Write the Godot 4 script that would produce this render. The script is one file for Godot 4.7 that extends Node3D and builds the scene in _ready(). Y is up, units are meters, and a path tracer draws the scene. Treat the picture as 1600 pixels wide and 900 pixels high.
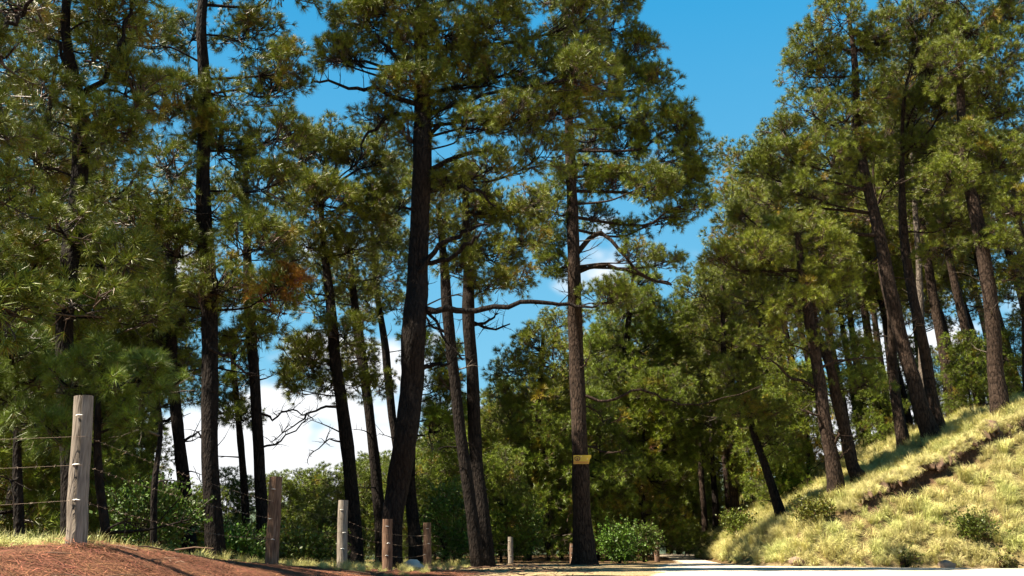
extends Node3D
# Pine forest beside a mountain road. Eye at y = 1.6, looking along -z and up. "d" is metres along -z.

const FOC := 1443.0
const PITCH := 15.5
const EYE := Vector3(0, 1.6, 0)

var rng := RandomNumberGenerator.new()
var nz := FastNoiseLite.new()
var used := {}
var n_sprays := 0
var M := {}
var sprays: Array = []
var far_sprays: Array = []
var young_sprays: Array = []
var leaf_sprays: Array = []

# ------------------------------------------------------------------ mesh helper
class MB:
	var v := PackedVector3Array()
	var n := PackedVector3Array()
	var c := PackedColorArray()
	var ix := PackedInt32Array()
	func tri(a: Vector3, b: Vector3, d: Vector3, col: Color) -> void:
		var nn := (d - a).cross(b - a)
		if nn.length_squared() < 1e-16:
			return
		nn = nn.normalized()
		var k := v.size()
		v.append(a); v.append(b); v.append(d)
		n.append(nn); n.append(nn); n.append(nn)
		c.append(col); c.append(col); c.append(col)
		ix.append(k); ix.append(k + 1); ix.append(k + 2)
	func quad(a: Vector3, b: Vector3, cc: Vector3, d: Vector3, col: Color) -> void:
		tri(a, b, cc, col); tri(a, cc, d, col)
	func tube(pts: Array, rad: Array, sides: int, col: Color, rough := 0.0, nzz: FastNoiseLite = null, cap := true) -> void:
		var base := v.size()
		var cnt := pts.size()
		var x := Vector3.ZERO
		for i in cnt:
			var p: Vector3 = pts[i]
			var t: Vector3 = (pts[min(i + 1, cnt - 1)] - pts[max(i - 1, 0)])
			t = t.normalized() if t.length() > 1e-6 else Vector3.UP
			if i == 0:
				x = t.cross(Vector3(0.31, 0.2, 0.93)).normalized()
			else:
				x = (x - t * x.dot(t)).normalized()
			var y := t.cross(x)
			for j in sides:
				var a := TAU * j / sides
				var dir := x * cos(a) + y * sin(a)
				var r: float = rad[i]
				if rough > 0.0 and nzz != null:
					var q := p + dir * r
					r *= 1.0 + rough * nzz.get_noise_3d(q.x * 9.0, q.y * 2.2, q.z * 9.0) + rough * 0.8 * nzz.get_noise_3d(q.x * 26.0 + 7.0, q.y * 7.0, q.z * 26.0)
				v.append(p + dir * r); n.append(dir); c.append(col)
		for i in cnt - 1:
			for j in sides:
				var a0 := base + i * sides + j
				var b0 := base + i * sides + (j + 1) % sides
				var c0 := a0 + sides
				var d0 := b0 + sides
				ix.append(a0); ix.append(c0); ix.append(b0)
				ix.append(b0); ix.append(c0); ix.append(d0)
		if cap:
			var top: Vector3 = pts[cnt - 1]
			var tn: Vector3 = (pts[cnt - 1] - pts[cnt - 2]).normalized()
			var k := v.size()
			v.append(top); n.append(tn); c.append(col)
			for j in sides:
				v.append(v[base + (cnt - 1) * sides + j]); n.append(tn); c.append(col)
			for j in sides:
				ix.append(k); ix.append(k + 1 + (j + 1) % sides); ix.append(k + 1 + j)
	func mesh() -> ArrayMesh:
		var arr := []
		arr.resize(Mesh.ARRAY_MAX)
		arr[Mesh.ARRAY_VERTEX] = v
		arr[Mesh.ARRAY_NORMAL] = n
		arr[Mesh.ARRAY_COLOR] = c
		arr[Mesh.ARRAY_INDEX] = ix
		var am := ArrayMesh.new()
		if v.size() > 0:
			am.add_surface_from_arrays(Mesh.PRIMITIVE_TRIANGLES, arr)
		return am

# ------------------------------------------------------------------ small helpers
func R(a: float, b: float) -> float:
	return rng.randf_range(a, b)

func rdir() -> Vector3:
	var z := R(-1, 1)
	var a := R(0, TAU)
	var s := sqrt(1 - z * z)
	return Vector3(cos(a) * s, z, sin(a) * s)

func P(px: float, py: float, d: float) -> Vector3:
	var u := (px - 800.0) / FOC
	var w := (450.0 - py) / FOC
	var p := deg_to_rad(PITCH)
	var dy := w * cos(p) + sin(p)
	var dz := w * sin(p) - cos(p)
	return EYE + Vector3(u, dy, dz) * (d / -dz)

func S(py: float, d: float) -> float:            # metres per picture pixel at that height and depth
	var w := (450.0 - py) / FOC
	var p := deg_to_rad(PITCH)
	return d / (cos(p) - w * sin(p)) / FOC

func numbered(called: String) -> String:
	var k: int = used.get(called, 0)
	used[called] = k + 1
	return called if k == 0 else "%s_%03d" % [called, k]

func thing(called: String, label: String, category: String, at: Vector3, group := "") -> Node3D:
	var o := Node3D.new()
	o.name = numbered(called)
	add_child(o)
	o.position = at
	meta(o, label, category, group)
	return o

func meta(o: Node, label: String, category: String, group := "", kind := "") -> void:
	if label: o.set_meta("label", label)
	if category: o.set_meta("category", category)
	if group: o.set_meta("group", group)
	if kind: o.set_meta("kind", kind)

func part(called: String, mesh: Mesh, m: Material, parent: Node) -> MeshInstance3D:
	var o := MeshInstance3D.new()
	o.name = called if parent != self else numbered(called)
	o.mesh = mesh
	o.material_override = m
	parent.add_child(o, true)
	return o

func multi(called: String, mesh: Mesh, m: Material, xf: Array, cols: Array, parent: Node) -> MultiMeshInstance3D:
	var mm := MultiMesh.new()
	mm.transform_format = MultiMesh.TRANSFORM_3D
	mm.use_colors = true
	mm.mesh = mesh
	mm.instance_count = xf.size()
	for i in xf.size():
		mm.set_instance_transform(i, xf[i])
		mm.set_instance_color(i, cols[i])
	var o := MultiMeshInstance3D.new()
	o.name = called if parent != self else numbered(called)
	o.multimesh = mm
	o.material_override = m
	parent.add_child(o, true)
	o.set_meta("kind", "stuff")
	return o

func crown(root: Node3D, called: String, sub: String, lib: Array, m: Material, xf: Array, cols: Array) -> void:
	var c := Node3D.new()
	c.name = called
	root.add_child(c, true)
	for v in lib.size():
		if xf[v].size() > 0:
			multi(sub, lib[v], m, xf[v], cols[v], c)
			n_sprays += xf[v].size()

func piece(x: float, xs: Array, ys: Array) -> float:
	if x <= xs[0]: return ys[0]
	for i in range(1, xs.size()):
		if x <= xs[i]:
			var t: float = (x - xs[i - 1]) / (xs[i] - xs[i - 1])
			return lerpf(ys[i - 1], ys[i], t)
	return ys[ys.size() - 1]

func curve(pts: Array, step: int) -> Array:      # Catmull-Rom through the points
	var out := []
	for i in pts.size() - 1:
		var a = pts[max(i - 1, 0)]; var b = pts[i]; var c = pts[i + 1]; var d = pts[min(i + 2, pts.size() - 1)]
		for k in step:
			var t := float(k) / step
			out.append(b.cubic_interpolate(c, a, d, t) if b is Vector3 else cubic_interpolate(b, c, a, d, t))
	out.append(pts[pts.size() - 1])
	return out

func basis_to(y: Vector3, roll: float) -> Basis:
	var yy := y.normalized()
	var x := yy.cross(Vector3(0.13, 0.37, 0.92)).normalized()
	var z := x.cross(yy)
	return Basis(x, yy, z) * Basis(Vector3.UP, roll)

# ------------------------------------------------------------------ terrain
const BANK := [Vector2(60, 15), Vector2(30, 20.5), Vector2(13, 24.5), Vector2(7.3, 26.9), Vector2(6.8, 30), Vector2(7.5, 36), Vector2(9.1, 48), Vector2(13, 62), Vector2(20, 90), Vector2(60, 150)]

func crest_x(d: float) -> float:
	return piece(d, [0, 9, 15.5, 20, 30, 45, 60, 120], [-4.3, -4.0, -3.85, -3.4, -2.7, 0.3, 3.0, 10.0])

func crest_h(d: float) -> float:
	return piece(d, [-30, 0, 7, 9, 12, 15.5, 20, 30, 45, 60, 120, 300], [0.6, 1.1, 1.44, 1.57, 1.42, 1.25, 1.07, 0.95, 1.0, 1.0, -1.0, -14.0])

func bank_s(x: float, d: float) -> float:        # metres inside the bank's foot, negative outside
	var q := Vector2(x, d)
	var best: float = 1e9
	for i in BANK.size() - 1:
		best = min(best, q.distance_to(Geometry2D.get_closest_point_to_segment(q, BANK[i], BANK[i + 1])))
	var inside := false
	if d > 15 and d < 150:
		for i in BANK.size() - 1:
			var a: Vector2 = BANK[i]; var b: Vector2 = BANK[i + 1]
			if (a.y > d) != (b.y > d) and x > (b.x - a.x) * (d - a.y) / (b.y - a.y) + a.x:
				inside = not inside
	return best if inside else -best

func bank_top(x: float) -> float:
	return piece(x, [6.6, 8.4, 10.3, 14.5, 20, 40], [0.55, 1.0, 1.95, 3.95, 5.9, 9.5])

func scarp_s(x: float) -> float:                  # how far up the slope the earth ledge breaks
	return max(0.35, bank_top(x) - 0.35 + nz.get_noise_1d(x * 12.0) * 0.3)

func ground_h(x: float, d: float) -> float:
	var g := smoothstep(1.0, 19.0, d) * 1.0
	if d > 60: g -= (d - 60) * 0.03
	var xc := crest_x(d)
	var hc := crest_h(d)
	var y := 0.0
	if x < xc:
		y = hc - 0.015 * (xc - x) - max(0.0, xc - x - 7.0) * 0.16
		y = max(y, -16.0)
	else:
		y = lerpf(hc, g, pow(clamp((x - xc) / 2.6, 0.0, 1.0), 1.25))
	y += nz.get_noise_2d(x * 4.0, d * 4.0) * 0.035 * smoothstep(-1.2, 0.6, xc - x + 1.6)
	if x > 4:
		var s := bank_s(x, d)
		if s > 0:
			var hmax := bank_top(x)
			var s1 := scarp_s(x)
			var rise := s * smoothstep(0.0, 0.35, s)
			var ramp: float = hmax - 0.5 + max(0.0, s - hmax) * 0.03
			var k: float = clamp(0.5 + 0.5 * (ramp - rise) / 0.4, 0.0, 1.0)
			var hb := lerpf(ramp, rise, k) - 0.4 * k * (1 - k) * 0.5
			hb += 0.5 * (smoothstep(8.8, 10.6, x) * smoothstep(s1, s1 + 0.2, s) + (1.0 - smoothstep(8.8, 10.6, x)) * smoothstep(0.2, 1.4, s))
			hb += (nz.get_noise_2d(x * 9.0, d * 9.0) * 0.28 + nz.get_noise_2d(x * 30.0, d * 30.0) * 0.1) * smoothstep(0.0, 1.0, s)
			y = max(y, g) if s < 0.2 else y
			y += max(0.0, hb)
	return y

func on(px: float, d: float) -> Vector3:          # the ground point at that depth under that column of the picture
	var p := deg_to_rad(PITCH)
	var x := 0.0
	var y := 1.0
	for k in 5:
		x = (px - 800.0) / FOC * (d * cos(p) + (y - EYE.y) * sin(p))
		y = ground_h(x, d)
	return Vector3(x, y, -d)

# ------------------------------------------------------------------ materials
func noise_image(size: int, freq: float, seed_: int, octaves := 4, cellular := false) -> Image:
	var f := FastNoiseLite.new()
	f.seed = seed_
	f.frequency = freq
	f.fractal_octaves = octaves
	f.noise_type = FastNoiseLite.TYPE_CELLULAR if cellular else FastNoiseLite.TYPE_SIMPLEX_SMOOTH
	if cellular: f.cellular_return_type = FastNoiseLite.RETURN_DISTANCE2_SUB
	return f.get_seamless_image(size, size)

func mapped(src: Image, a: Color, b: Color, c: Color, gamma := 1.0) -> ImageTexture:
	var im := Image.create(src.get_width(), src.get_height(), true, Image.FORMAT_RGB8)
	for y in src.get_height():
		for x in src.get_width():
			var t := pow(src.get_pixel(x, y).r, gamma)
			im.set_pixel(x, y, a.lerp(b, t * 2.0) if t < 0.5 else b.lerp(c, t * 2.0 - 1.0))
	im.generate_mipmaps()
	return ImageTexture.create_from_image(im)

func lin(r: float, g: float, b: float) -> Color:
	return Color(r, g, b).linear_to_srgb()

func make_materials() -> void:
	var bark_n := noise_image(512, 0.02, 11, 4, true)
	var bark_f := noise_image(512, 0.03, 12, 5)
	for y in 512:
		for x in 512:
			var cell := bark_n.get_pixel(x, y).r
			var mixd: float = clamp(bark_f.get_pixel(x, y).r * 0.65 + smoothstep(0.05, 0.5, cell) * 0.5 - 0.12, 0.0, 1.0)
			bark_f.set_pixel(x, y, Color(mixd, mixd, mixd))
	var bh := ImageTexture.create_from_image(bark_f)
	for spec in [["bark_dark", lin(.003, .0022, .002), lin(.011, .008, .0066), lin(.030, .0225, .018)], ["bark_red", lin(.005, .0035, .0027), lin(.028, .018, .013), lin(.068, .047, .035)], ["bark_pale", lin(.024, .019, .015), lin(.09, .072, .058), lin(.18, .152, .125)]]:
		var m := StandardMaterial3D.new()
		m.albedo_texture = mapped(bark_f, spec[1], spec[2], spec[3])
		m.uv1_triplanar = true
		m.uv1_world_triplanar = true
		m.uv1_scale = Vector3(1.15, 0.33, 1.15)
		m.roughness = 0.95
		m.metallic_specular = 0.25
		m.heightmap_enabled = true
		m.heightmap_texture = bh
		m.heightmap_scale = 5.0
		M[spec[0]] = m
	# weathered post wood: long grain
	var grain := noise_image(512, 0.012, 31, 5)
	for spec in [["wood_grey", lin(.065, .054, .043), lin(.18, .15, .122), lin(.31, .27, .225)], ["wood_brown", lin(.035, .02, .014), lin(.12, .07, .045), lin(.23, .16, .115)]]:
		var m := StandardMaterial3D.new()
		m.albedo_texture = mapped(grain, spec[1], spec[2], spec[3])
		m.uv1_triplanar = true
		m.uv1_scale = Vector3(7.0, 0.5, 7.0)
		m.roughness = 0.9
		m.metallic_specular = 0.3
		m.heightmap_enabled = true
		m.heightmap_texture = ImageTexture.create_from_image(grain)
		m.heightmap_scale = 0.6
		M[spec[0]] = m
	for spec in [["needles", 0.42, 0.3], ["leaves", 0.5, 0.45], ["grass", 0.7, 0.4], ["litter", 0.9, 0.0]]:
		var m := StandardMaterial3D.new()
		m.vertex_color_use_as_albedo = true
		m.roughness = spec[1]
		m.metallic_specular = 0.35
		m.cull_mode = BaseMaterial3D.CULL_DISABLED
		if spec[2] > 0.0:
			m.backlight_enabled = true
			m.backlight = Color(spec[2], spec[2], spec[2] * 0.6)
		M[spec[0]] = m
	# ground: vertex colours say which soil; a speckle of grit and needles over it
	var g1 := noise_image(1024, 0.03, 41, 6)
	var gm := StandardMaterial3D.new()
	gm.vertex_color_use_as_albedo = true
	gm.albedo_texture = mapped(g1, lin(.35, .30, .26), lin(.8, .78, .74), lin(1, 1, 1))
	gm.uv1_triplanar = true
	gm.uv1_world_triplanar = true
	gm.uv1_scale = Vector3(0.37, 0.37, 0.37)
	gm.roughness = 0.97
	gm.metallic_specular = 0.2
	gm.heightmap_enabled = true
	gm.heightmap_texture = ImageTexture.create_from_image(g1)
	gm.heightmap_scale = 6.0
	M.ground = gm
	var rm: StandardMaterial3D = gm.duplicate()
	rm.vertex_color_use_as_albedo = false
	rm.albedo_texture = mapped(g1, lin(.31, .245, .175), lin(.46, .38, .285), lin(.56, .48, .375))
	rm.heightmap_scale = 2.5
	M.road = rm
	for spec in [["steel", lin(.5, .5, .48), 0.4, 0.8], ["wire", lin(.16, .12, .09), 0.6, 0.6], ["yellow", lin(.50, .33, .015), 0.5, 0.0], ["orange", lin(.42, .19, .012), 0.5, 0.0], ["sign_dark", lin(.12, .035, .01), 0.6, 0.0], ["stone", lin(.40, .37, .33), 0.9, 0.0], ["stone_brown", lin(.2, .14, .1), 0.9, 0.0], ["sawn", lin(.5, .4, .29), 0.9, 0.0], ["hill", lin(.035, .055, .03), 1.0, 0.0]]:
		var m := StandardMaterial3D.new()
		m.albedo_color = spec[1]
		m.roughness = spec[2]
		m.metallic = spec[3]
		M[spec[0]] = m

# ------------------------------------------------------------------ foliage pieces
func tuft(b: MB, at: Vector3, dir: Vector3, len_: float, count: int, wid: float, spread: float, droop: float) -> void:
	var bs := basis_to(dir, R(0, TAU))
	var tone := R(0.75, 1.2)
	for k in count:
		var back := R(0.0, 0.35) * len_
		var a := R(0, TAU)
		var open := sqrt(R(0.02, 1.0)) * spread
		var nd := (bs * Vector3(sin(open) * cos(a), cos(open), sin(open) * sin(a))).normalized()
		var l := len_ * R(0.75, 1.1)
		var p0 := at - dir * back
		var p1 := p0 + nd * l + Vector3(0, -droop * l * R(0.3, 1.0), 0)
		var side := nd.cross(rdir()).normalized() * wid * 0.5
		var t := tone * R(0.7, 1.25)
		R(0.0, 1.0)
		var col := Color(0.128, 0.157, 0.0185)
		if R(0, 1) < 0.05:
			col = Color(0.15, 0.08, 0.02)
		b.tri(p0 - side, p0 + side, p1, Color(col.r * t, col.g * t, col.b * t))

func make_spray(tufts: int, count: int, nl: float, wid: float, size: float, spread := 1.25, droop := 0.12) -> ArrayMesh:
	var b := MB.new()
	var brown := Color(.06, .042, .03)
	var tip := Vector3(R(-.1, .1), 1, R(-.1, .1)) * size
	b.tube([Vector3.ZERO, tip * 0.5 + Vector3(R(-.05, .05), 0, R(-.05, .05)) * size, tip], [0.016, 0.012, 0.007], 4, brown)
	tuft(b, tip, tip.normalized(), nl, count, wid, spread, droop)
	for k in tufts - 1:
		var t := R(0.25, 0.95)
		var p := tip * t
		var a := k * 2.4 + R(-.5, .5)
		var dd := Vector3(cos(a), R(0.35, 1.1), sin(a)).normalized()
		var l := size * R(0.28, 0.62) * (1.15 - 0.5 * t)
		var e := p + dd * l + Vector3(0, 0.1 * l, 0)
		b.tube([p, p.lerp(e, 0.5) - Vector3(0, 0.04 * l, 0), e], [0.009, 0.007, 0.005], 3, brown, 0.0, null, false)
		tuft(b, e, (e - p + Vector3(0, l * 0.4, 0)).normalized(), nl, count, wid, spread, droop)
	return b.mesh()

func make_leaf_spray() -> ArrayMesh:
	var b := MB.new()
	for k in 5:
		var a := k * 2.4 + R(-.4, .4)
		var e := Vector3(cos(a) * R(.1, .3), R(.3, .6), sin(a) * R(.1, .3))
		b.tube([Vector3.ZERO, e * 0.5 + Vector3(0, .04, 0), e], [0.007, 0.005, 0.003], 3, Color(.07, .05, .03), 0.0, null, false)
		for j in 16:
			var p := e * R(0.3, 1.0) + rdir() * 0.05
			var d := (rdir() + Vector3(0, .35, 0) + e).normalized()
			var l := R(0.05, 0.09)
			var s := d.cross(rdir()).normalized() * l * 0.34
			var t := R(0.7, 1.3)
			var col := Color(.052 * t, .088 * t, .014 * t)
			b.tri(p, p + d * l * 0.5 + s, p + d * l, col)
			b.tri(p, p + d * l, p + d * l * 0.5 - s, col)
	return b.mesh()

func make_tussock(blades: int, l: float, wid: float, lean: float) -> ArrayMesh:
	var b := MB.new()
	for k in blades:
		var a := R(0, TAU)
		var o := Vector3(cos(a), 0, sin(a))
		var p := o * R(0, 0.09)
		var q := R(0.3, 1.0) * lean
		var ll := l * R(0.55, 1.1)
		var m := p + Vector3(0, ll * 0.55, 0) + o * ll * 0.28 * q
		var e := m + Vector3(0, ll * (0.42 - 0.55 * q), 0) + o * ll * 0.5 * q
		var s := o.cross(Vector3.UP).rotated(Vector3.UP, R(-.7, .7)) * wid * 0.5
		var t := R(0.65, 1.25)
		var g := R(0, 1)
		var col := Color((0.45 - 0.10 * g) * t, (0.395 - 0.03 * g) * t, (0.185 - 0.06 * g) * t)
		b.tri(p - s, m - s * 0.8, m + s * 0.8, col)
		b.tri(p - s, m + s * 0.8, p + s, col)
		b.tri(m - s * 0.8, e, m + s * 0.8, col)
	return b.mesh()

# ------------------------------------------------------------------ pine trees
# path: [px, py, width px] from the foot up; m: crown masses [px, py, rx, ry]; limbs: bare limbs [width px, [px, py], ...]
func pine(called: String, label: String, s: Dictionary, group := "") -> Node3D:
	var d: float = s.d
	var first: Array = s.path[0]
	var foot := on(first[0], d)
	var pts := []
	var rad := []
	for i in s.path.size():
		var q: Array = s.path[i]
		var p := P(q[0], q[1], d)
		if i == 0:
			p = foot
			p.y -= 0.25
			var r0: float = q[2] * 0.5 * S(q[1], d)
			pts.append(p - foot); rad.append(r0 * 1.6)
			p = foot + Vector3(0, 0.18, 0)
			pts.append(p - foot); rad.append(r0 * 1.12)
		else:
			p += Vector3(R(-.04, .04), 0, R(-.3, .3) * min(1.0, i * 0.3))
			pts.append(p - foot); rad.append(q[2] * 0.5 * S(q[1], d))
	var root := thing(called, label, "pine tree", foot, group)
	var bark: Material = M[s.get("bark", "bark_dark")]
	var tb := MB.new()
	var tp := curve(pts, 5)
	var tr := curve(rad, 5)
	tb.tube(tp, tr, 20, Color.WHITE, 0.2, nz)
	part("trunk", tb.mesh(), bark, root)
	var top_y: float = tp[tp.size() - 1].y
	var xf := []; var cols := []
	for k in 6:
		xf.append([]); cols.append([])
	var tint: Color = s.get("tint", Color(1, 1, 1))
	var dens: float = s.get("dens", 1.0)
	var lib: Array = s.get("lib", sprays)
	for q in s.get("limbs", []):
		var lp := []
		var lr := []
		var cnt: int = q.size() - 1
		for i in cnt:
			var e: Array = q[i + 1]
			lp.append(P(e[0], e[1], d + (0.0 if i == 0 else R(-.25, .25) - float(q[0]) * 0.012 * i)) - foot)
			lr.append(max(0.006, float(q[0]) * 0.42 * S(e[1], d) * (0.95 - 0.85 * i / cnt)))
		var lb := MB.new()
		var cp := curve(lp, 4)
		for i in range(1, cp.size() - 1):
			cp[i] += rdir() * R(.02, .09)
		lb.tube(cp, curve(lr, 4), 8, Color.WHITE, 0.2, nz)
		for k in 11:                                          # bare side twigs
			var o: Vector3 = cp[rng.randi_range(int(cp.size() * 0.4), cp.size() - 1)]
			var e2 := o + (rdir() + Vector3(0, .3, 0)) * R(.15, .55)
			lb.tube([o, o.lerp(e2, .5) + rdir() * .05, e2], [.012, .008, .003], 4, Color.WHITE)
			var e3 := e2.lerp(o, .4) + rdir() * R(.08, .22)
			lb.tube([e2.lerp(o, .5), e3], [.006, .002], 3, Color.WHITE)
		part("limb", lb.mesh(), M[s.get("limb_bark", "bark_red")], root)
	for q in s.get("m", []):
		var dd := d + (R(-.8, .8) * float(q[2]) * S(q[1], d) if q.size() < 5 else float(q[4]))
		var c := P(q[0], q[1], dd) - foot
		var ps := S(q[1], dd)
		var rx: float = q[2] * ps
		var ry: float = q[3] * ps
		# the limb that carries this mass
		var best := 0
		var want: float = min(c.y - Vector2(c.x, c.z).length() * 0.12 - ry * 0.4, top_y * 0.985)
		for i in tp.size():
			if abs(tp[i].y - want) < abs(tp[best].y - want): best = i
		var a: Vector3 = tp[best]
		var dist := a.distance_to(c)
		var lr0: float = clamp(0.012 + dist * 0.013, 0.015, tr[best] * 0.6 + 0.004)
		var lb := MB.new()
		var mid := a.lerp(c, 0.5) + Vector3(R(-.12, .12), R(-.12, .02), R(-.12, .12)) * dist
		var q3 := a.lerp(c, 0.8) + Vector3(R(-.06, .06), R(-.12, -.02), R(-.06, .06)) * dist
		var lp := curve([a, mid, q3, c], 4)
		lb.tube(lp, curve([lr0, lr0 * 0.75, lr0 * 0.5, lr0 * 0.28], 4), 6, Color.WHITE, 0.2, nz)
		var cnt := int((6.0 + 40.0 * rx * ry) * dens * R(.65, 1.25))
		var msc := R(.72, 1.15)
		for k in cnt:
			var u := rdir()
			u = (u + Vector3(0, 0.25, 0)).normalized()
			var rr := pow(R(0.08, 1.0), 0.45)
			var e := c + Vector3(u.x * rx, u.y * ry, u.z * rx * 0.95) * rr * 0.92
			var o: Vector3 = lp[rng.randi_range(lp.size() / 2, lp.size() - 1)]
			var l := o.distance_to(e)
			if k % 2 == 0:
				lb.tube([o, o.lerp(e, 0.55) + Vector3(0, -.1 * l, 0), e], [0.018, 0.012, 0.008], 4, Color.WHITE, 0.0, null, false)
			var out := ((e - o).normalized() * 0.8 + Vector3(u.x, u.y * 0.7, u.z) * 0.6 + Vector3(0, 0.55, 0) + rdir() * 0.4).normalized()
			var v := rng.randi_range(0, lib.size() - 1)
			var sc := R(0.75, 1.2) * msc * float(s.get("size", 1.0))
			xf[v].append(Transform3D(basis_to(out, R(0, TAU)).scaled(Vector3.ONE * sc), e - out * 0.35 * sc))
			var w := R(0.7, 1.35)
			var col := Color(tint.r * w, tint.g * w, tint.b * w)
			if q.size() > 5 and R(0, 1) < float(q[5]):
				col = Color(w * 2.1, w * .85, w)
			elif R(0, 1) < float(s.get("rust", 0.03)):
				col = Color(tint.r * w * 1.45, tint.g * w * 1.0, tint.b * w * 1.1)
			cols[v].append(col)
		part("limb", lb.mesh(), bark, root)
	crown(root, "crown", "needle_spray", lib, M.needles, xf, cols)
	# short dead branches on the bare bole
	for k in int(s.get("dead", 5)):
		var i := rng.randi_range(int(tp.size() * 0.3), int(tp.size() * 0.85))
		var a: Vector3 = tp[i]
		var an := R(0, TAU)
		var l := R(.4, 1.3)
		var dr := Vector3(cos(an), R(-.1, .45), sin(an))
		var e := a + dr * l
		var lb := MB.new()
		var mid := a.lerp(e, 0.5) + rdir() * 0.08
		lb.tube(curve([a, mid, e], 3), curve([0.026, 0.017, 0.006], 3), 5, Color.WHITE)
		for j in 3:
			var o := mid.lerp(e, R(0, .9))
			var e2 := o + (dr + rdir() * 1.1) * R(.12, .35)
			lb.tube([o, o.lerp(e2, .5) + rdir() * .03, e2], [.009, .007, .003], 4, Color.WHITE)
		part("dead_branch", lb.mesh(), M.bark_pale if R(0, 1) < .3 else bark, root)
	return root

func far_proto(called: String, label: String, h: float, bole: float, wide: float, n_mass: int, tint: Color, bark: String, lib: Array, group: String) -> Node3D:
	var root := thing(called, label, "pine tree", Vector3.ZERO, group)
	var pts := []; var rad := []
	var lx := R(-.4, .4); var lz := R(-.4, .4)
	for i in 7:
		var t := i / 6.0
		pts.append(Vector3(lx * t * t + R(-.08, .08), -0.4 + (h + 0.4) * t, lz * t * t + R(-.08, .08)))
		rad.append(lerpf(h * 0.016, 0.02, pow(t, 1.2)))
	var tb := MB.new()
	var tp := curve(pts, 3)
	tb.tube(tp, curve(rad, 3), 9, Color.WHITE, 0.12, nz)
	for i in n_mass / 2:
		var t := R(bole, 0.97)
		var a: Vector3 = tp[int(t * (tp.size() - 1))]
		var an := R(0, TAU)
		var l := wide * (1.2 - t) * R(.7, 1.2)
		var e := a + Vector3(cos(an) * l, l * R(.1, .5), sin(an) * l)
		tb.tube([a, a.lerp(e, .5) - Vector3(0, .08 * l, 0), e], [.05, .035, .012], 4, Color.WHITE)
	part("trunk", tb.mesh(), M[bark], root)
	var xf := []; var cols := []
	for k in 6:
		xf.append([]); cols.append([])
	for i in n_mass:
		var t := bole + (1.0 - bole) * pow((i + R(0, 1)) / n_mass, 0.9)
		var a: Vector3 = tp[min(int(t * (tp.size() - 1)), tp.size() - 1)]
		var an := i * 2.4 + R(-.6, .6)
		var w := wide * pow(1.0 - (t - bole) / (1.05 - bole), 0.6) * R(.35, 1.0)
		var c := a + Vector3(cos(an) * w, R(0, .5), sin(an) * w)
		var rx := R(.6, 1.1) * (0.35 + wide * 0.3)
		for k in 9:
			var u := rdir()
			var e := c + Vector3(u.x * rx, u.y * rx * .55, u.z * rx) * pow(R(.1, 1), .4)
			var out := (Vector3(u.x, u.y * .6 + .6, u.z) + rdir() * .4).normalized()
			var v := rng.randi_range(0, lib.size() - 1)
			xf[v].append(Transform3D(basis_to(out, R(0, TAU)).scaled(Vector3.ONE * R(.8, 1.25)), e))
			var q := R(.65, 1.35)
			cols[v].append(Color(tint.r * q * (1.6 if R(0, 1) < .08 else 1.0), tint.g * q, tint.b * q))
	crown(root, "crown", "needle_spray", lib, M.needles, xf, cols)
	return root

func copy_of(o: Node3D, at: Vector3, turn: float, sc: float, label := "", group := "", lean := 0.0) -> Node3D:
	var base: String = o.get_meta("base_name")
	var c: Node3D = o.duplicate()
	c.name = numbered(base)
	add_child(c)
	c.position = at
	c.transform.basis = (Basis(Vector3(0, 0, 1), lean) * Basis(Vector3.UP, turn)).scaled(Vector3.ONE * sc)
	if label: c.set_meta("label", label)
	if group: c.set_meta("group", group)
	return c

func shrub(label: String, at: Vector3, w: float, h: float, tint: Color, group := "", n := 40) -> Node3D:
	var root := thing("shrub", label, "shrub", at, group)
	var sb := MB.new()
	for k in 7:
		var a := R(0, TAU)
		var e := Vector3(cos(a) * w * R(.2, .5), h * R(.5, .85), sin(a) * w * R(.2, .5))
		sb.tube([Vector3(0, -.1, 0), e * .5 + rdir() * .06, e], [.02, .014, .006], 5, Color.WHITE)
	part("stem", sb.mesh(), M.bark_dark, root)
	var xf := []; var cols := []
	for k in 4:
		xf.append([]); cols.append([])
	for k in n:
		var u := rdir()
		var rr := pow(R(.1, 1), .4)
		var e := Vector3(u.x * w * .5 * rr, h * (.48 + .42 * u.y * rr), u.z * w * .5 * rr)
		var out := (Vector3(u.x, u.y * .6 + .5, u.z) + rdir() * .3).normalized()
		var v := rng.randi_range(0, leaf_sprays.size() - 1)
		xf[v].append(Transform3D(basis_to(out, R(0, TAU)).scaled(Vector3.ONE * R(.7, 1.2)), e - out * .3))
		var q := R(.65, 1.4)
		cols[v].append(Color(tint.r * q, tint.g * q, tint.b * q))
	crown(root, "foliage", "leaf_spray", leaf_sprays, M.leaves, xf, cols)
	return root

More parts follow.
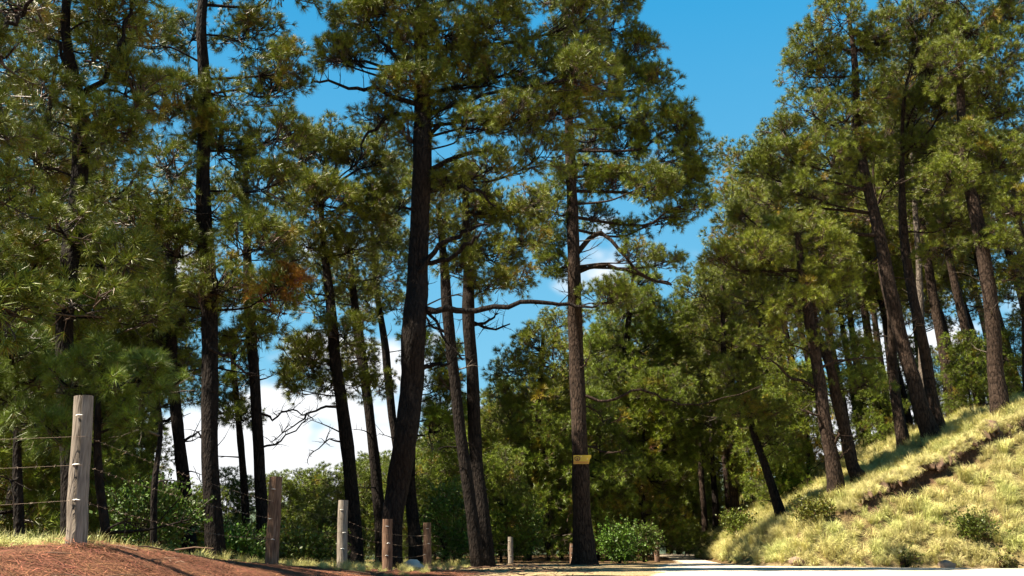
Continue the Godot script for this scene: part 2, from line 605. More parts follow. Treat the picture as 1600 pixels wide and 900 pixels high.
# ------------------------------------------------------------------ sky
func make_sky() -> Sky:
	var w := 2048; var h := 1024
	var im := Image.create(w, h, false, Image.FORMAT_RGBF)
	var f := FastNoiseLite.new()
	f.seed = 5; f.noise_type = FastNoiseLite.TYPE_SIMPLEX_SMOOTH; f.frequency = 1.0; f.fractal_octaves = 5
	var row_low := Color(.50, .62, .70)
	for y in h:
		var el := PI * (0.5 - (y + 0.5) / h)
		if el < -0.03:
			for x in w: im.set_pixel(x, y, Color(.05, .045, .035))
			continue
		var e: float = max(el, 0.0)
		var t := pow(clamp(e / 0.62, 0.0, 1.0), 0.62)
		var base := Color(.095, .195, .238).lerp(Color(.0065, .088, .178), t)
		base = base.lerp(Color(.005, .05, .125), smoothstep(0.6, 1.5, e))
		for x in w:
			var az := TAU * (x + 0.5) / w
			var dx := sin(az); var dz := cos(az)
			var cov := 0.0
			if e < 0.5:
				var nn := f.get_noise_3d(dx * 4.2, e * 9.0, dz * 4.2) + 0.35 * f.get_noise_3d(dx * 14.0, e * 26.0, dz * 14.0)
				# low cumulus bank on the horizon
				var bank := smoothstep(-0.06, 0.10, nn * 0.34 + 0.175 - e)
				cov = bank
				var n2 := f.get_noise_3d(dx * 5.0 + 9.0, e * 16.0, dz * 5.0)
				cov = max(cov, 0.4 * smoothstep(0.3, 0.7, n2) * smoothstep(0.5, 0.25, e))
			im.set_pixel(x, y, base.lerp(Color(.27, .274, .28), cov))
	var m := PanoramaSkyMaterial.new()
	m.panorama = ImageTexture.create_from_image(im)
	var s := Sky.new()
	s.sky_material = m
	return s

# ------------------------------------------------------------------ the scene
func _ready() -> void:
	rng.seed = 20240
	nz.seed = 3
	nz.frequency = 0.09
	nz.fractal_octaves = 3
	var cam := Camera3D.new()
	cam.name = "camera"
	cam.fov = rad_to_deg(2.0 * atan(450.0 / FOC))
	cam.position = EYE
	cam.rotation_degrees = Vector3(PITCH, 0, 0)
	cam.near = 0.1
	cam.far = 3000
	add_child(cam)
	cam.current = true
	var env := Environment.new()
	env.background_mode = Environment.BG_SKY
	env.sky = make_sky()
	env.background_energy_multiplier = 1.0
	env.tonemap_mode = Environment.TONE_MAPPER_LINEAR
	env.tonemap_exposure = 4.25
	env.sdfgi_enabled = true
	env.ssao_enabled = true
	env.ssil_enabled = true
	var we := WorldEnvironment.new()
	we.name = "environment"
	we.environment = env
	add_child(we)
	var sun := DirectionalLight3D.new()
	sun.name = "sun"
	add_child(sun)
	sun.look_at_from_position(Vector3.ZERO, Vector3(0.53, -0.80, -0.18), Vector3.UP)
	sun.light_color = Color(1.0, 0.95, 0.86)
	sun.light_energy = 1.6
	sun.light_angular_distance = 0.5
	sun.shadow_enabled = true

	make_materials()
	print("materials")
	build_ground()
	print("ground")
	for k in 6: sprays.append(make_spray(12, 40, 0.20, 0.0098, 0.62, 1.08))
	for k in 4: far_sprays.append(make_spray(12, 32, 0.24, 0.0155, 0.85, 1.08))
	for k in 4: young_sprays.append(make_spray(7, 60, 0.25, 0.006, 0.5, 1.0, 0.45))
	for k in 4: leaf_sprays.append(make_leaf_spray())
	build_trees()
	print("trees")
	build_forest()
	print("forest")
	build_fence()
	build_plants()
	print("done ", n_sprays)

func build_ground() -> void:
	var xs := []; var ds := []
	var x := -420.0
	while x < 420.0:
		xs.append(x)
		var ax := absf(x - 4.0)
		x += 0.22 if ax < 12 else (0.4 if ax < 22 else (2.5 if ax < 60 else 18.0))
	var d := -25.0
	while d < 620.0:
		ds.append(d)
		d += 1.0 if d < 5 else (0.22 if d < 34 else (0.5 if d < 55 else (2.5 if d < 110 else 20.0)))
	var b := MB.new()
	var w: int = xs.size()
	for j in ds.size():
		for i in w:
			var px: float = xs[i]; var dd: float = ds[j]
			b.v.append(Vector3(px, ground_h(px, dd), -dd))
			b.n.append(Vector3.UP)
			b.c.append(soil(px, dd))
	for j in ds.size() - 1:
		for i in w - 1:
			var k := j * w + i
			b.ix.append(k); b.ix.append(k + w); b.ix.append(k + 1)
			b.ix.append(k + 1); b.ix.append(k + w); b.ix.append(k + w + 1)
	for j in ds.size():                                        # smooth normals from the height grid
		for i in w:
			var l: Vector3 = b.v[j * w + max(i - 1, 0)]; var r: Vector3 = b.v[j * w + min(i + 1, w - 1)]
			var u: Vector3 = b.v[max(j - 1, 0) * w + i]; var o: Vector3 = b.v[min(j + 1, ds.size() - 1) * w + i]
			b.n[j * w + i] = (u - o).cross(r - l).normalized() if (u - o).cross(r - l).y > 0 else -(u - o).cross(r - l).normalized()
	var g := part("ground", b.mesh(), M.ground, self)
	meta(g, "", "", "", "structure")
	# road: pale gravel sheet
	var rb := MB.new()
	var rows := 0
	var q := -20.0
	while q < 75.0:
		var x0 := piece(q, [-20, 0, 14, 21, 27, 33, 42, 50, 60, 75], [-1.0, -1.0, 0.6, 2.2, 4.0, 5.7, 6.9, 7.6, 8.0, 12.0])
		var x1 := piece(q, [-20, 12, 20.5, 24.4, 26.8, 30, 36, 48, 62, 75], [13, 22, 28, 12.6, 7.1, 6.65, 7.35, 8.95, 12.8, 16.0])
		for i in 15:
			var t := i / 14.0
			var xx := lerpf(x0 + nz.get_noise_1d(q * 9.0) * 0.5, x1, t)
			rb.v.append(Vector3(xx, ground_h(xx, q) + 0.012 - (0.03 if i == 0 or i == 14 else 0.0), -q))
			rb.n.append(Vector3.UP); rb.c.append(Color.WHITE)
		rows += 1
		q += 0.5
	for j in rows - 1:
		for i in 14:
			var k := j * 15 + i
			rb.ix.append(k); rb.ix.append(k + 15); rb.ix.append(k + 1)
			rb.ix.append(k + 1); rb.ix.append(k + 15); rb.ix.append(k + 16)
	meta(part("road", rb.mesh(), M.road, self), "", "", "", "structure")
	# far wooded ridge
	var hb := MB.new()
	var prev := []
	for i in 90:
		var xx := -520.0 + i * 11.0
		var hh := 30.0 + 16.0 * sin(xx * 0.008 + 1.1) + nz.get_noise_1d(xx * 1.3) * 10.0 + R(-1.5, 1.5)
		var col := [Vector3(xx, -25, -520), Vector3(xx, hh * 0.45, -560 + R(-4, 4)), Vector3(xx, hh, -600 + R(-4, 4)), Vector3(xx, -25, -760)]
		if prev.size() > 0:
			for k in 3: hb.quad(prev[k], prev[k + 1], col[k + 1], col[k], Color.WHITE)
		prev = col
	meta(part("hill", hb.mesh(), M.hill, self), "", "", "", "structure")

func soil(x: float, d: float) -> Color:
	var n1 := nz.get_noise_2d(x * 6.0 + 50.0, d * 6.0) * 0.5 + 0.5
	var n2 := nz.get_noise_2d(x * 22.0, d * 22.0 + 90.0) * 0.5 + 0.5
	var red := Color(.07, .027, .018).lerp(Color(.14, .066, .042), n2)
	var sand := Color(.42, .34, .20).lerp(Color(.27, .17, .10), n2 * n2)
	var floor_ := Color(.11, .066, .035).lerp(Color(.17, .115, .06), n2)
	var turf := Color(.18, .155, .06).lerp(Color(.12, .08, .045), n1)
	var xc := crest_x(d)
	var c := red
	if x > xc - 0.4:
		c = red.lerp(sand, smoothstep(13.0, 21.0, d + 3.0 * n1) * smoothstep(xc - 0.2, xc + 2.5, x + n1))
	else:
		c = red.lerp(floor_, smoothstep(0.3, 2.0, xc - x + n1 * 0.8))
	if d > 29.0:
		c = c.lerp(floor_, smoothstep(29.0, 34.0, d + n1 * 3.0))
	if x > 5.0:
		var bs := bank_s(x, d)
		c = c.lerp(turf, smoothstep(-0.15, 0.25, bs))
		if bs > 0.2:
			var s1 := scarp_s(x)
			c = c.lerp(Color(.10, .062, .04), smoothstep(8.8, 10.2, x) * smoothstep(s1 - .2, s1 - .05, bs) * smoothstep(s1 + .4, s1 + .25, bs))
	return c

func build_trees() -> void:
	var G := Color(1, 1, 1)
	var DK := Color(.92, 1.0, .95)
	var YL := Color(1.1, 1.06, .95)
	# --- beside and behind the tall grey post
	pine("pine_tree", "pine leaning in beside the young pine, its limb arching over the grey post", {d = 11.5, path = [[-95, 870, 40], [-80, 600, 36], [-60, 300, 30], [-40, 100, 24], [-35, -80, 14]], limbs = [[16, [-45, 120], [0, 55], [30, 28], [55, -20]]], limb_bark = "bark_dark", m = [[10, 90, 45, 40], [5, 200, 45, 40], [15, 300, 40, 35], [-5, 420, 45, 45], [35, 10, 40, 35], [-60, 0, 80, 60], [20, 480, 35, 30], [-80, 200, 80, 60], [-60, 400, 70, 50]], rust = .07})
	pine("pine_tree", "dark pine with a forked top behind the tall grey post", {d = 15.0, path = [[114, 860, 36], [113, 700, 31], [110, 500, 28], [108, 300, 26], [112, 170, 22], [108, 60, 16], [118, -60, 13], [125, -200, 9], [128, -330, 5]], limbs = [[14, [113, 165], [150, 135], [180, 85], [203, 25], [212, -50]], [9, [110, 120], [90, 70], [60, 20]]], limb_bark = "bark_dark", m = [[60, 140, 55, 40], [150, 80, 45, 35], [60, 250, 65, 35], [165, 200, 55, 40], [90, 350, 75, 40], [190, 300, 50, 38], [180, 410, 65, 40], [45, 420, 55, 45], [175, 15, 55, 45], [70, 40, 45, 35], [225, 140, 45, 38], [120, 475, 85, 30], [200, 490, 50, 28], [30, 500, 45, 30], [60, -90, 90, 50], [190, -80, 80, 50], [110, -190, 120, 60], [230, -170, 70, 50], [130, -300, 90, 60]], rust = .07, dens = .95, tint = G})
	pine("pine_tree", "straight pine with a rusty tinged crown rising from yellow grass at its foot", {d = 20.0, path = [[338, 868, 30], [331, 740, 26], [324, 600, 25], [320, 450, 24], [318, 300, 22], [318, 150, 18], [322, 40, 14], [326, -80, 10], [328, -180, 5]], limbs = [[8, [330, 545], [355, 555], [378, 575], [405, 588]]], m = [[300, 60, 55, 42], [390, 60, 55, 45], [430, 140, 48, 42], [360, 150, 55, 35], [270, 160, 50, 38], [435, 215, 42, 32], [350, 230, 65, 35], [260, 260, 55, 38], [420, 290, 55, 35], [330, 330, 75, 35], [270, 390, 55, 35], [400, 380, 65, 35], [340, 440, 75, 32], [245, 470, 55, 28], [425, 455, 38, 20, 0.0, .6], [315, 462, 36, 16, -.5, .6], [455, 440, 18, 16, 0.0, .8], [330, -40, 90, 40], [450, 100, 32, 35], [235, 60, 45, 40], [210, 340, 45, 30], [450, -20, 40, 35], [330, -140, 100, 50]], rust = .07, dens = 1.05})
	pine("pine_tree", "slim black pine next to the straight pine, low bare limbs over the cloud", {d = 23.0, path = [[298, 866, 22], [286, 740, 19], [273, 620, 17], [266, 520, 15], [262, 400, 12], [262, 300, 8]], limbs = [[7, [276, 650], [240, 662], [215, 680], [190, 712]], [6, [272, 620], [240, 640], [205, 655]], [6, [280, 690], [310, 680], [340, 700]]], limb_bark = "bark_dark", m = [[240, 520, 45, 30], [285, 575, 45, 25], [225, 450, 45, 28], [290, 490, 45, 30], [205, 560, 40, 28], [250, 600, 40, 18]], tint = DK})
	pine("pine_tree", "dark pine with a trunk standing in line with the reddish log post", {d = 24.0, path = [[412, 870, 20], [407, 740, 18], [400, 620, 17], [392, 500, 16], [386, 380, 12], [384, 260, 8]], limbs = [[6, [402, 640], [430, 655], [455, 640], [490, 655]], [5, [405, 700], [440, 690], [480, 655]]], limb_bark = "bark_dark", m = [[400, 520, 45, 25], [365, 470, 45, 28], [440, 480, 45, 28], [400, 350, 50, 35], [430, 400, 45, 30], [350, 300, 40, 35]], rust = .07})
	pine("pine_tree", "thinnest sapling pine between the straight pine and the reddish log post", {d = 27.0, path = [[386, 875, 12], [379, 740, 11], [368, 620, 9], [362, 520, 6]], m = [[368, 600, 32, 22], [356, 640, 32, 18], [385, 650, 30, 18], [365, 555, 32, 25]], tint = DK})
	# --- around the big curved trunk
	pine("pine_tree", "pine with ragged drooping boughs behind the pale log post", {d = 26.0, path = [[556, 880, 24], [548, 760, 22], [537, 660, 20], [526, 560, 17], [516, 480, 15], [506, 380, 11], [500, 290, 6]], limbs = [[6, [533, 640], [500, 635], [465, 660], [425, 690]], [4, [540, 690], [505, 690], [480, 720]]], limb_bark = "bark_dark", m = [[480, 560, 42, 34], [520, 595, 45, 28], [465, 605, 32, 20], [540, 520, 42, 32], [490, 470, 48, 32], [558, 600, 28, 22], [510, 240, 50, 36], [470, 235, 36, 36], [565, 245, 50, 40], [500, 320, 65, 40], [580, 320, 55, 42], [475, 380, 55, 36], [550, 390, 65, 42], [605, 235, 32, 40], [460, 300, 35, 32], [520, 210, 40, 22], [440, 440, 35, 25]], tint = YL, dens = 1.1})
	pine("pine_tree", "slender pine touching the pale bough of the ragged pine", {d = 30.0, path = [[598, 870, 20], [590, 760, 18], [578, 660, 16], [562, 540, 14], [552, 460, 12], [545, 360, 7]], m = [[545, 445, 38, 26], [600, 430, 45, 36], [590, 370, 45, 40], [560, 560, 35, 22], [590, 600, 30, 22], [520, 420, 45, 30]], tint = YL})
	pine("pine_tree", "slim upright pine half hidden by the thick curved trunk", {d = 34.0, path = [[640, 872, 16], [625, 740, 13], [613, 650, 12], [600, 530, 11], [587, 440, 9], [580, 350, 5]], m = [[570, 470, 38, 24], [620, 400, 40, 40], [600, 330, 40, 40], [630, 280, 40, 40], [620, 480, 35, 25]]})
	pine("pine_tree", "thick dark pine with a curved trunk and one long bare horizontal limb", {d = 21.0, path = [[612, 868, 34], [612, 820, 34], [622, 760, 36], [634, 680, 38], [643, 600, 38], [648, 520, 37], [652, 440, 35], [656, 340, 31], [660, 240, 29], [660, 140, 24], [657, 60, 18], [655, -60, 12], [655, -160, 6]], limbs = [[15, [655, 488], [700, 484], [760, 481], [830, 471], [890, 477], [935, 477]], [11, [655, 572], [680, 573], [700, 566]], [14, [655, 425], [690, 385], [725, 362], [765, 352]], [13, [655, 412], [700, 405], [735, 380], [752, 362]], [12, [660, 300], [705, 290], [745, 298], [775, 322]], [13, [660, 275], [720, 243], [790, 232]], [11, [660, 172], [600, 145], [545, 134], [490, 127]], [10, [657, 178], [610, 182], [578, 208], [563, 246]], [11, [658, 130], [625, 95], [590, 55]], [8, [640, 460], [690, 520], [722, 562]], [10, [660, 215], [720, 180], [780, 150]], [7, [657, 110], [575, 100], [520, 90]], [6, [650, 330], [625, 325], [628, 322]]], limb_bark = "bark_dark", m = [[560, 28, 50, 35], [600, 75, 42, 28], [540, 88, 35, 24], [518, 90, 22, 20], [590, 15, 45, 32], [640, 15, 55, 35], [700, 55, 55, 38], [720, 125, 52, 34], [770, 40, 55, 40], [790, 115, 60, 40], [850, 100, 55, 42], [800, 185, 65, 36], [740, 195, 45, 30], [870, 175, 55, 38], [845, 245, 55, 30], [770, 258, 45, 26], [700, -40, 90, 50], [820, -30, 100, 60], [590, -45, 80, 50], [910, 35, 50, 42], [915, 115, 45, 42], [590, 185, 35, 16], [700, 290, 35, 22], [655, 62, 40, 32], [648, 130, 42, 26], [692, 180, 45, 26], [618, 140, 38, 20], [640, 215, 30, 18], [735, 85, 45, 30]], dead = 9, dens = 1.25, tint = G})
	pine("pine_tree", "leaning pine just behind the foot of the thick curved trunk", {d = 26.5, path = [[652, 885, 24], [646, 830, 21], [640, 770, 18], [642, 700, 15], [650, 600, 12], [662, 520, 8]], m = [[688, 605, 32, 40], [680, 670, 34, 26], [700, 640, 30, 25], [640, 540, 40, 30], [690, 560, 30, 22]], tint = Color(.95, 1.15, .9)})
	pine("pine_tree", "slimmer of the two dark pines that share one foot", {d = 25.0, path = [[746, 882, 20], [735, 800, 19], [722, 700, 18], [710, 600, 17], [700, 500, 16], [692, 410, 13], [686, 320, 8]], limbs = [[6, [702, 520], [672, 505], [665, 490]]], limb_bark = "bark_dark", m = [[700, 375, 38, 26], [680, 340, 40, 28], [720, 420, 32, 22], [660, 300, 36, 28]], dead = 8})
	pine("pine_tree", "stouter of the two dark pines that share one foot", {d = 26.0, path = [[760, 882, 26], [752, 800, 22], [745, 700, 20], [738, 600, 20], [734, 500, 19], [730, 420, 16], [728, 340, 12], [726, 250, 7]], limbs = [[7, [736, 500], [765, 514], [797, 506]], [7, [738, 510], [765, 500], [778, 490]]], limb_bark = "bark_dark", m = [[740, 330, 45, 34], [790, 330, 55, 38], [770, 400, 45, 28], [720, 290, 45, 34], [812, 380, 45, 34], [830, 320, 45, 34], [765, 445, 38, 20], [810, 435, 38, 20], [700, 600, 18, 16], [700, 550, 20, 14]], tint = YL, dead = 8, dens = 1.1})
	# --- the pine with the board and what stands behind it
	pine("pine_tree", "tall pine with the yellow board nailed to its trunk", {d = 29.0, bark = "bark_red", path = [[915, 880, 38], [912, 820, 31], [908, 720, 27], [903, 620, 25], [900, 520, 23], [897, 420, 20], [893, 320, 18], [888, 220, 15], [885, 120, 11], [882, 0, 7], [880, -90, 4]], limbs = [[6.5, [905, 615], [950, 625], [1000, 612], [1050, 628], [1110, 630], [1190, 602]], [11, [896, 405], [930, 365], [960, 382], [1000, 425], [1050, 445]], [9, [898, 430], [950, 414], [1010, 435], [1048, 443]], [6, [905, 690], [940, 705], [975, 706]], [5, [905, 635], [930, 640], [945, 662]], [6, [900, 570], [912, 575], [920, 560]]], m = [[960, 45, 38, 42], [900, 70, 45, 45], [985, 120, 34, 38], [950, 150, 45, 38], [1028, 128, 30, 30], [1010, 180, 45, 35], [1060, 200, 36, 32], [1078, 235, 26, 26], [1040, 250, 45, 30], [980, 230, 45, 34], [930, 220, 45, 34], [1070, 288, 35, 24], [1088, 318, 25, 17], [1020, 290, 45, 26], [960, 290, 45, 26], [1048, 342, 32, 16], [900, 280, 45, 30], [980, 360, 35, 15], [1000, 400, 36, 17], [1042, 408, 28, 15], [930, 340, 40, 22], [860, 330, 38, 26], [865, 420, 38, 22], [955, 465, 50, 24], [900, -30, 90, 50], [975, -10, 30, 30], [1000, 70, 25, 30], [850, 380, 35, 24]], dens = 1.2, tint = Color(1.02, 1.05, 1.0), dead = 7})
	pine("pine_tree", "bushy yellow green pine behind the two joined pines and the boarded pine", {d = 36.0, path = [[825, 885, 12], [835, 800, 12], [838, 720, 11], [842, 640, 10], [850, 520, 6]], m = [[845, 545, 55, 32], [800, 580, 35, 28], [870, 570, 45, 30], [850, 620, 62, 34], [795, 655, 38, 22], [880, 505, 42, 26], [830, 690, 55, 30], [780, 620, 26, 20], [860, 740, 50, 26], [800, 730, 40, 22]], tint = YL, dens = .9})
	pine("pine_tree", "broad dark green pine filling the space between the boarded pine and the road", {d = 40.0, path = [[958, 885, 20], [957, 760, 18], [965, 640, 15], [980, 520, 10], [990, 420, 5]], limbs = [[5, [960, 500], [1000, 485], [1030, 470]]], m = [[980, 480, 52, 34], [1040, 500, 50, 30], [1010, 540, 65, 30], [950, 540, 45, 30], [1050, 560, 36, 26], [960, 590, 55, 30], [1030, 610, 55, 35], [1060, 655, 40, 30], [990, 660, 65, 35], [1050, 700, 36, 26], [970, 720, 65, 35], [1030, 745, 45, 26], [1000, 440, 35, 20], [930, 640, 35, 25]], tint = Color(.95, 1.05, .95), dens = 1.1})
	# --- right of the road
	pine("pine_tree", "rounded green pine over the road bend", {d = 40.0, bark = "bark_red", path = [[1150, 845, 14], [1142, 700, 12], [1132, 560, 9], [1130, 440, 5]], m = [[1090, 455, 42, 32], [1130, 485, 52, 40], [1180, 440, 45, 34], [1150, 540, 52, 34], [1100, 585, 45, 34], [1190, 560, 45, 34], [1130, 620, 55, 30], [1180, 660, 55, 30], [1100, 660, 36, 26], [1075, 520, 36, 30], [1130, 425, 36, 20], [1090, 700, 45, 25], [1150, 705, 45, 25]], dens = .9})
	pine("pine_tree", "leaning pine with two snapped stubs low on its reddish trunk", {d = 29.0, bark = "bark_red", path = [[1308, 792, 26], [1298, 720, 22], [1288, 650, 20], [1278, 590, 19], [1266, 510, 17], [1256, 440, 14], [1245, 360, 8]], limbs = [[9, [1298, 698], [1306, 688], [1311, 676]], [9, [1301, 724], [1308, 718], [1316, 711]], [7, [1280, 605], [1240, 592], [1205, 565], [1190, 560]], [6, [1290, 650], [1268, 645], [1250, 638]], [6, [1270, 585], [1315, 562], [1378, 558]]], m = [[1240, 365, 55, 28], [1185, 395, 42, 28], [1290, 390, 45, 35], [1220, 430, 55, 34], [1300, 440, 45, 35], [1180, 470, 45, 30], [1250, 480, 55, 34], [1210, 530, 45, 30], [1300, 520, 32, 24], [1150, 415, 32, 22], [1120, 400, 20, 12]], tint = YL, dead = 6})
	pine("pine_tree", "leaning pine at the dark notch of the bank beside the stubby pine", {d = 30.0, bark = "bark_red", path = [[1343, 784, 24], [1333, 730, 20], [1322, 680, 18], [1308, 620, 17], [1295, 570, 15], [1280, 510, 13], [1268, 440, 8]], m = [[1335, 555, 36, 26], [1255, 600, 42, 26], [1350, 600, 32, 24], [1310, 470, 40, 30]], tint = DK, dead = 8})
	pine("pine_tree", "tall leaning pine at the grassy crest with a wide crown against blue sky", {d = 31.0, bark = "bark_red", path = [[1456, 704, 28], [1440, 640, 24], [1425, 590, 22], [1405, 520, 21], [1388, 450, 20], [1372, 370, 17], [1355, 280, 15], [1345, 200, 12], [1335, 100, 9], [1325, 15, 5]], limbs = [[6, [1352, 292], [1320, 300], [1285, 306]], [5, [1375, 395], [1350, 425], [1310, 440]]], m = [[1310, 30, 45, 30], [1270, 72, 40, 34], [1340, 80, 45, 35], [1240, 110, 32, 30], [1300, 130, 50, 35], [1360, 150, 45, 35], [1260, 172, 50, 30], [1222, 200, 30, 20], [1320, 190, 50, 35], [1230, 250, 45, 30], [1290, 240, 55, 35], [1190, 262, 30, 25], [1350, 240, 45, 35], [1200, 310, 36, 20], [1260, 300, 45, 25], [1160, 332, 22, 14], [1330, 300, 30, 18], [1380, 60, 45, 45], [1310, -15, 40, 25]], dens = 1.0, dead = 6})
	pine("pine_tree", "slim pine whose trunk crosses behind the tall leaning one", {d = 33.5, bark = "bark_red", path = [[1413, 724, 20], [1405, 650, 17], [1397, 575, 16], [1388, 500, 14], [1380, 430, 12], [1372, 320, 7]], m = [[1400, 285, 40, 26], [1420, 230, 40, 28], [1400, 170, 40, 28], [1345, 340, 30, 18]], dead = 6})
	pine("pine_tree", "dark pine close behind the tall leaning one on the crest", {d = 32.0, bark = "bark_red", path = [[1470, 684, 20], [1460, 630, 18], [1448, 570, 17], [1430, 500, 16], [1422, 420, 14], [1416, 340, 12], [1412, 240, 8]], m = [[1430, 100, 45, 40], [1420, 30, 55, 40], [1470, 60, 55, 42], [1440, 170, 50, 35], [1480, 150, 45, 35], [1420, 230, 45, 30], [1470, 230, 50, 35], [1455, 300, 45, 24], [1495, 345, 36, 24], [1470, 395, 30, 18]], dens = .9})
	pine("pine_tree", "stout pine standing highest on the grassy bank", {d = 29.5, bark = "bark_red", path = [[1564, 645, 27], [1556, 580, 24], [1548, 510, 22], [1536, 430, 21], [1520, 340, 18], [1508, 250, 15], [1500, 150, 12], [1495, 40, 7]], limbs = [[7, [1512, 268], [1470, 268], [1440, 276], [1400, 287]]], m = [[1520, 50, 55, 40], [1570, 90, 45, 40], [1540, 150, 55, 40], [1590, 170, 40, 42], [1520, 230, 45, 34], [1570, 250, 50, 34], [1595, 320, 40, 36], [1530, 310, 45, 30], [1480, 280, 45, 30], [1560, 380, 36, 24], [1590, 20, 40, 45], [1500, -20, 90, 40], [1590, 430, 34, 26], [1480, 100, 40, 40]], dens = 1.1, dead = 6})
	pine("pine_tree", "pale slim pine seen between the two crest pines", {d = 38.0, bark = "bark_pale", path = [[1445, 700, 12], [1442, 560, 11], [1438, 440, 10], [1430, 330, 8], [1425, 230, 5]], m = [[1430, 270, 36, 22], [1400, 320, 30, 18], [1465, 310, 30, 18]]})
	pine("pine_tree", "pine at the end of the bank with a pale reddish bole", {d = 34.0, bark = "bark_red", path = [[1612, 650, 22], [1603, 500, 19], [1594, 380, 16], [1585, 240, 9]], m = [[1600, 240, 50, 36], [1570, 330, 40, 30], [1620, 340, 50, 40], [1575, 460, 34, 22], [1605, 500, 30, 22]]})
	pine("pine_tree", "thin crooked pine leaning over the low end of the bank", {d = 31.5, path = [[1222, 812, 17], [1208, 770, 14], [1192, 720, 12], [1178, 670, 10], [1165, 610, 6]], m = [[1160, 640, 36, 22], [1200, 640, 36, 22], [1210, 690, 34, 24], [1150, 590, 36, 24]]})
	# young long-needled pines behind the tall post
	pine("young_pine", "young pine with long drooping needles behind the tall grey post", {d = 12.0, path = [[165, 858, 14], [160, 740, 12], [158, 640, 9], [152, 540, 5]], m = [[150, 560, 50, 36], [110, 600, 50, 35], [195, 600, 40, 35], [160, 650, 55, 30], [230, 590, 40, 30], [100, 680, 45, 25], [205, 660, 36, 22]], lib = young_sprays, tint = Color(.85, 1.0, .8), size = .85, dens = 1.3, dead = 2})
	pine("young_pine", "young pine with long drooping needles in the shade beyond the straw grass", {d = 13.0, path = [[28, 850, 16], [26, 720, 13], [22, 620, 10], [20, 520, 5]], m = [[20, 540, 50, 36], [60, 590, 45, 34], [10, 620, 50, 35], [50, 660, 50, 28], [-30, 580, 50, 40]], lib = young_sprays, tint = Color(.85, 1.0, .8), size = .85, dens = 1.2, dead = 2})
	pine("young_pine", "sunlit young pine whose plumes reach over the cloud beside the post", {d = 14.0, path = [[238, 862, 10], [240, 760, 9], [245, 660, 7], [240, 560, 4]], m = [[230, 580, 40, 25], [268, 600, 32, 20], [215, 620, 36, 22]], lib = young_sprays, tint = Color(.85, 1.0, .8), size = .85, dens = 1.0, dead = 3})

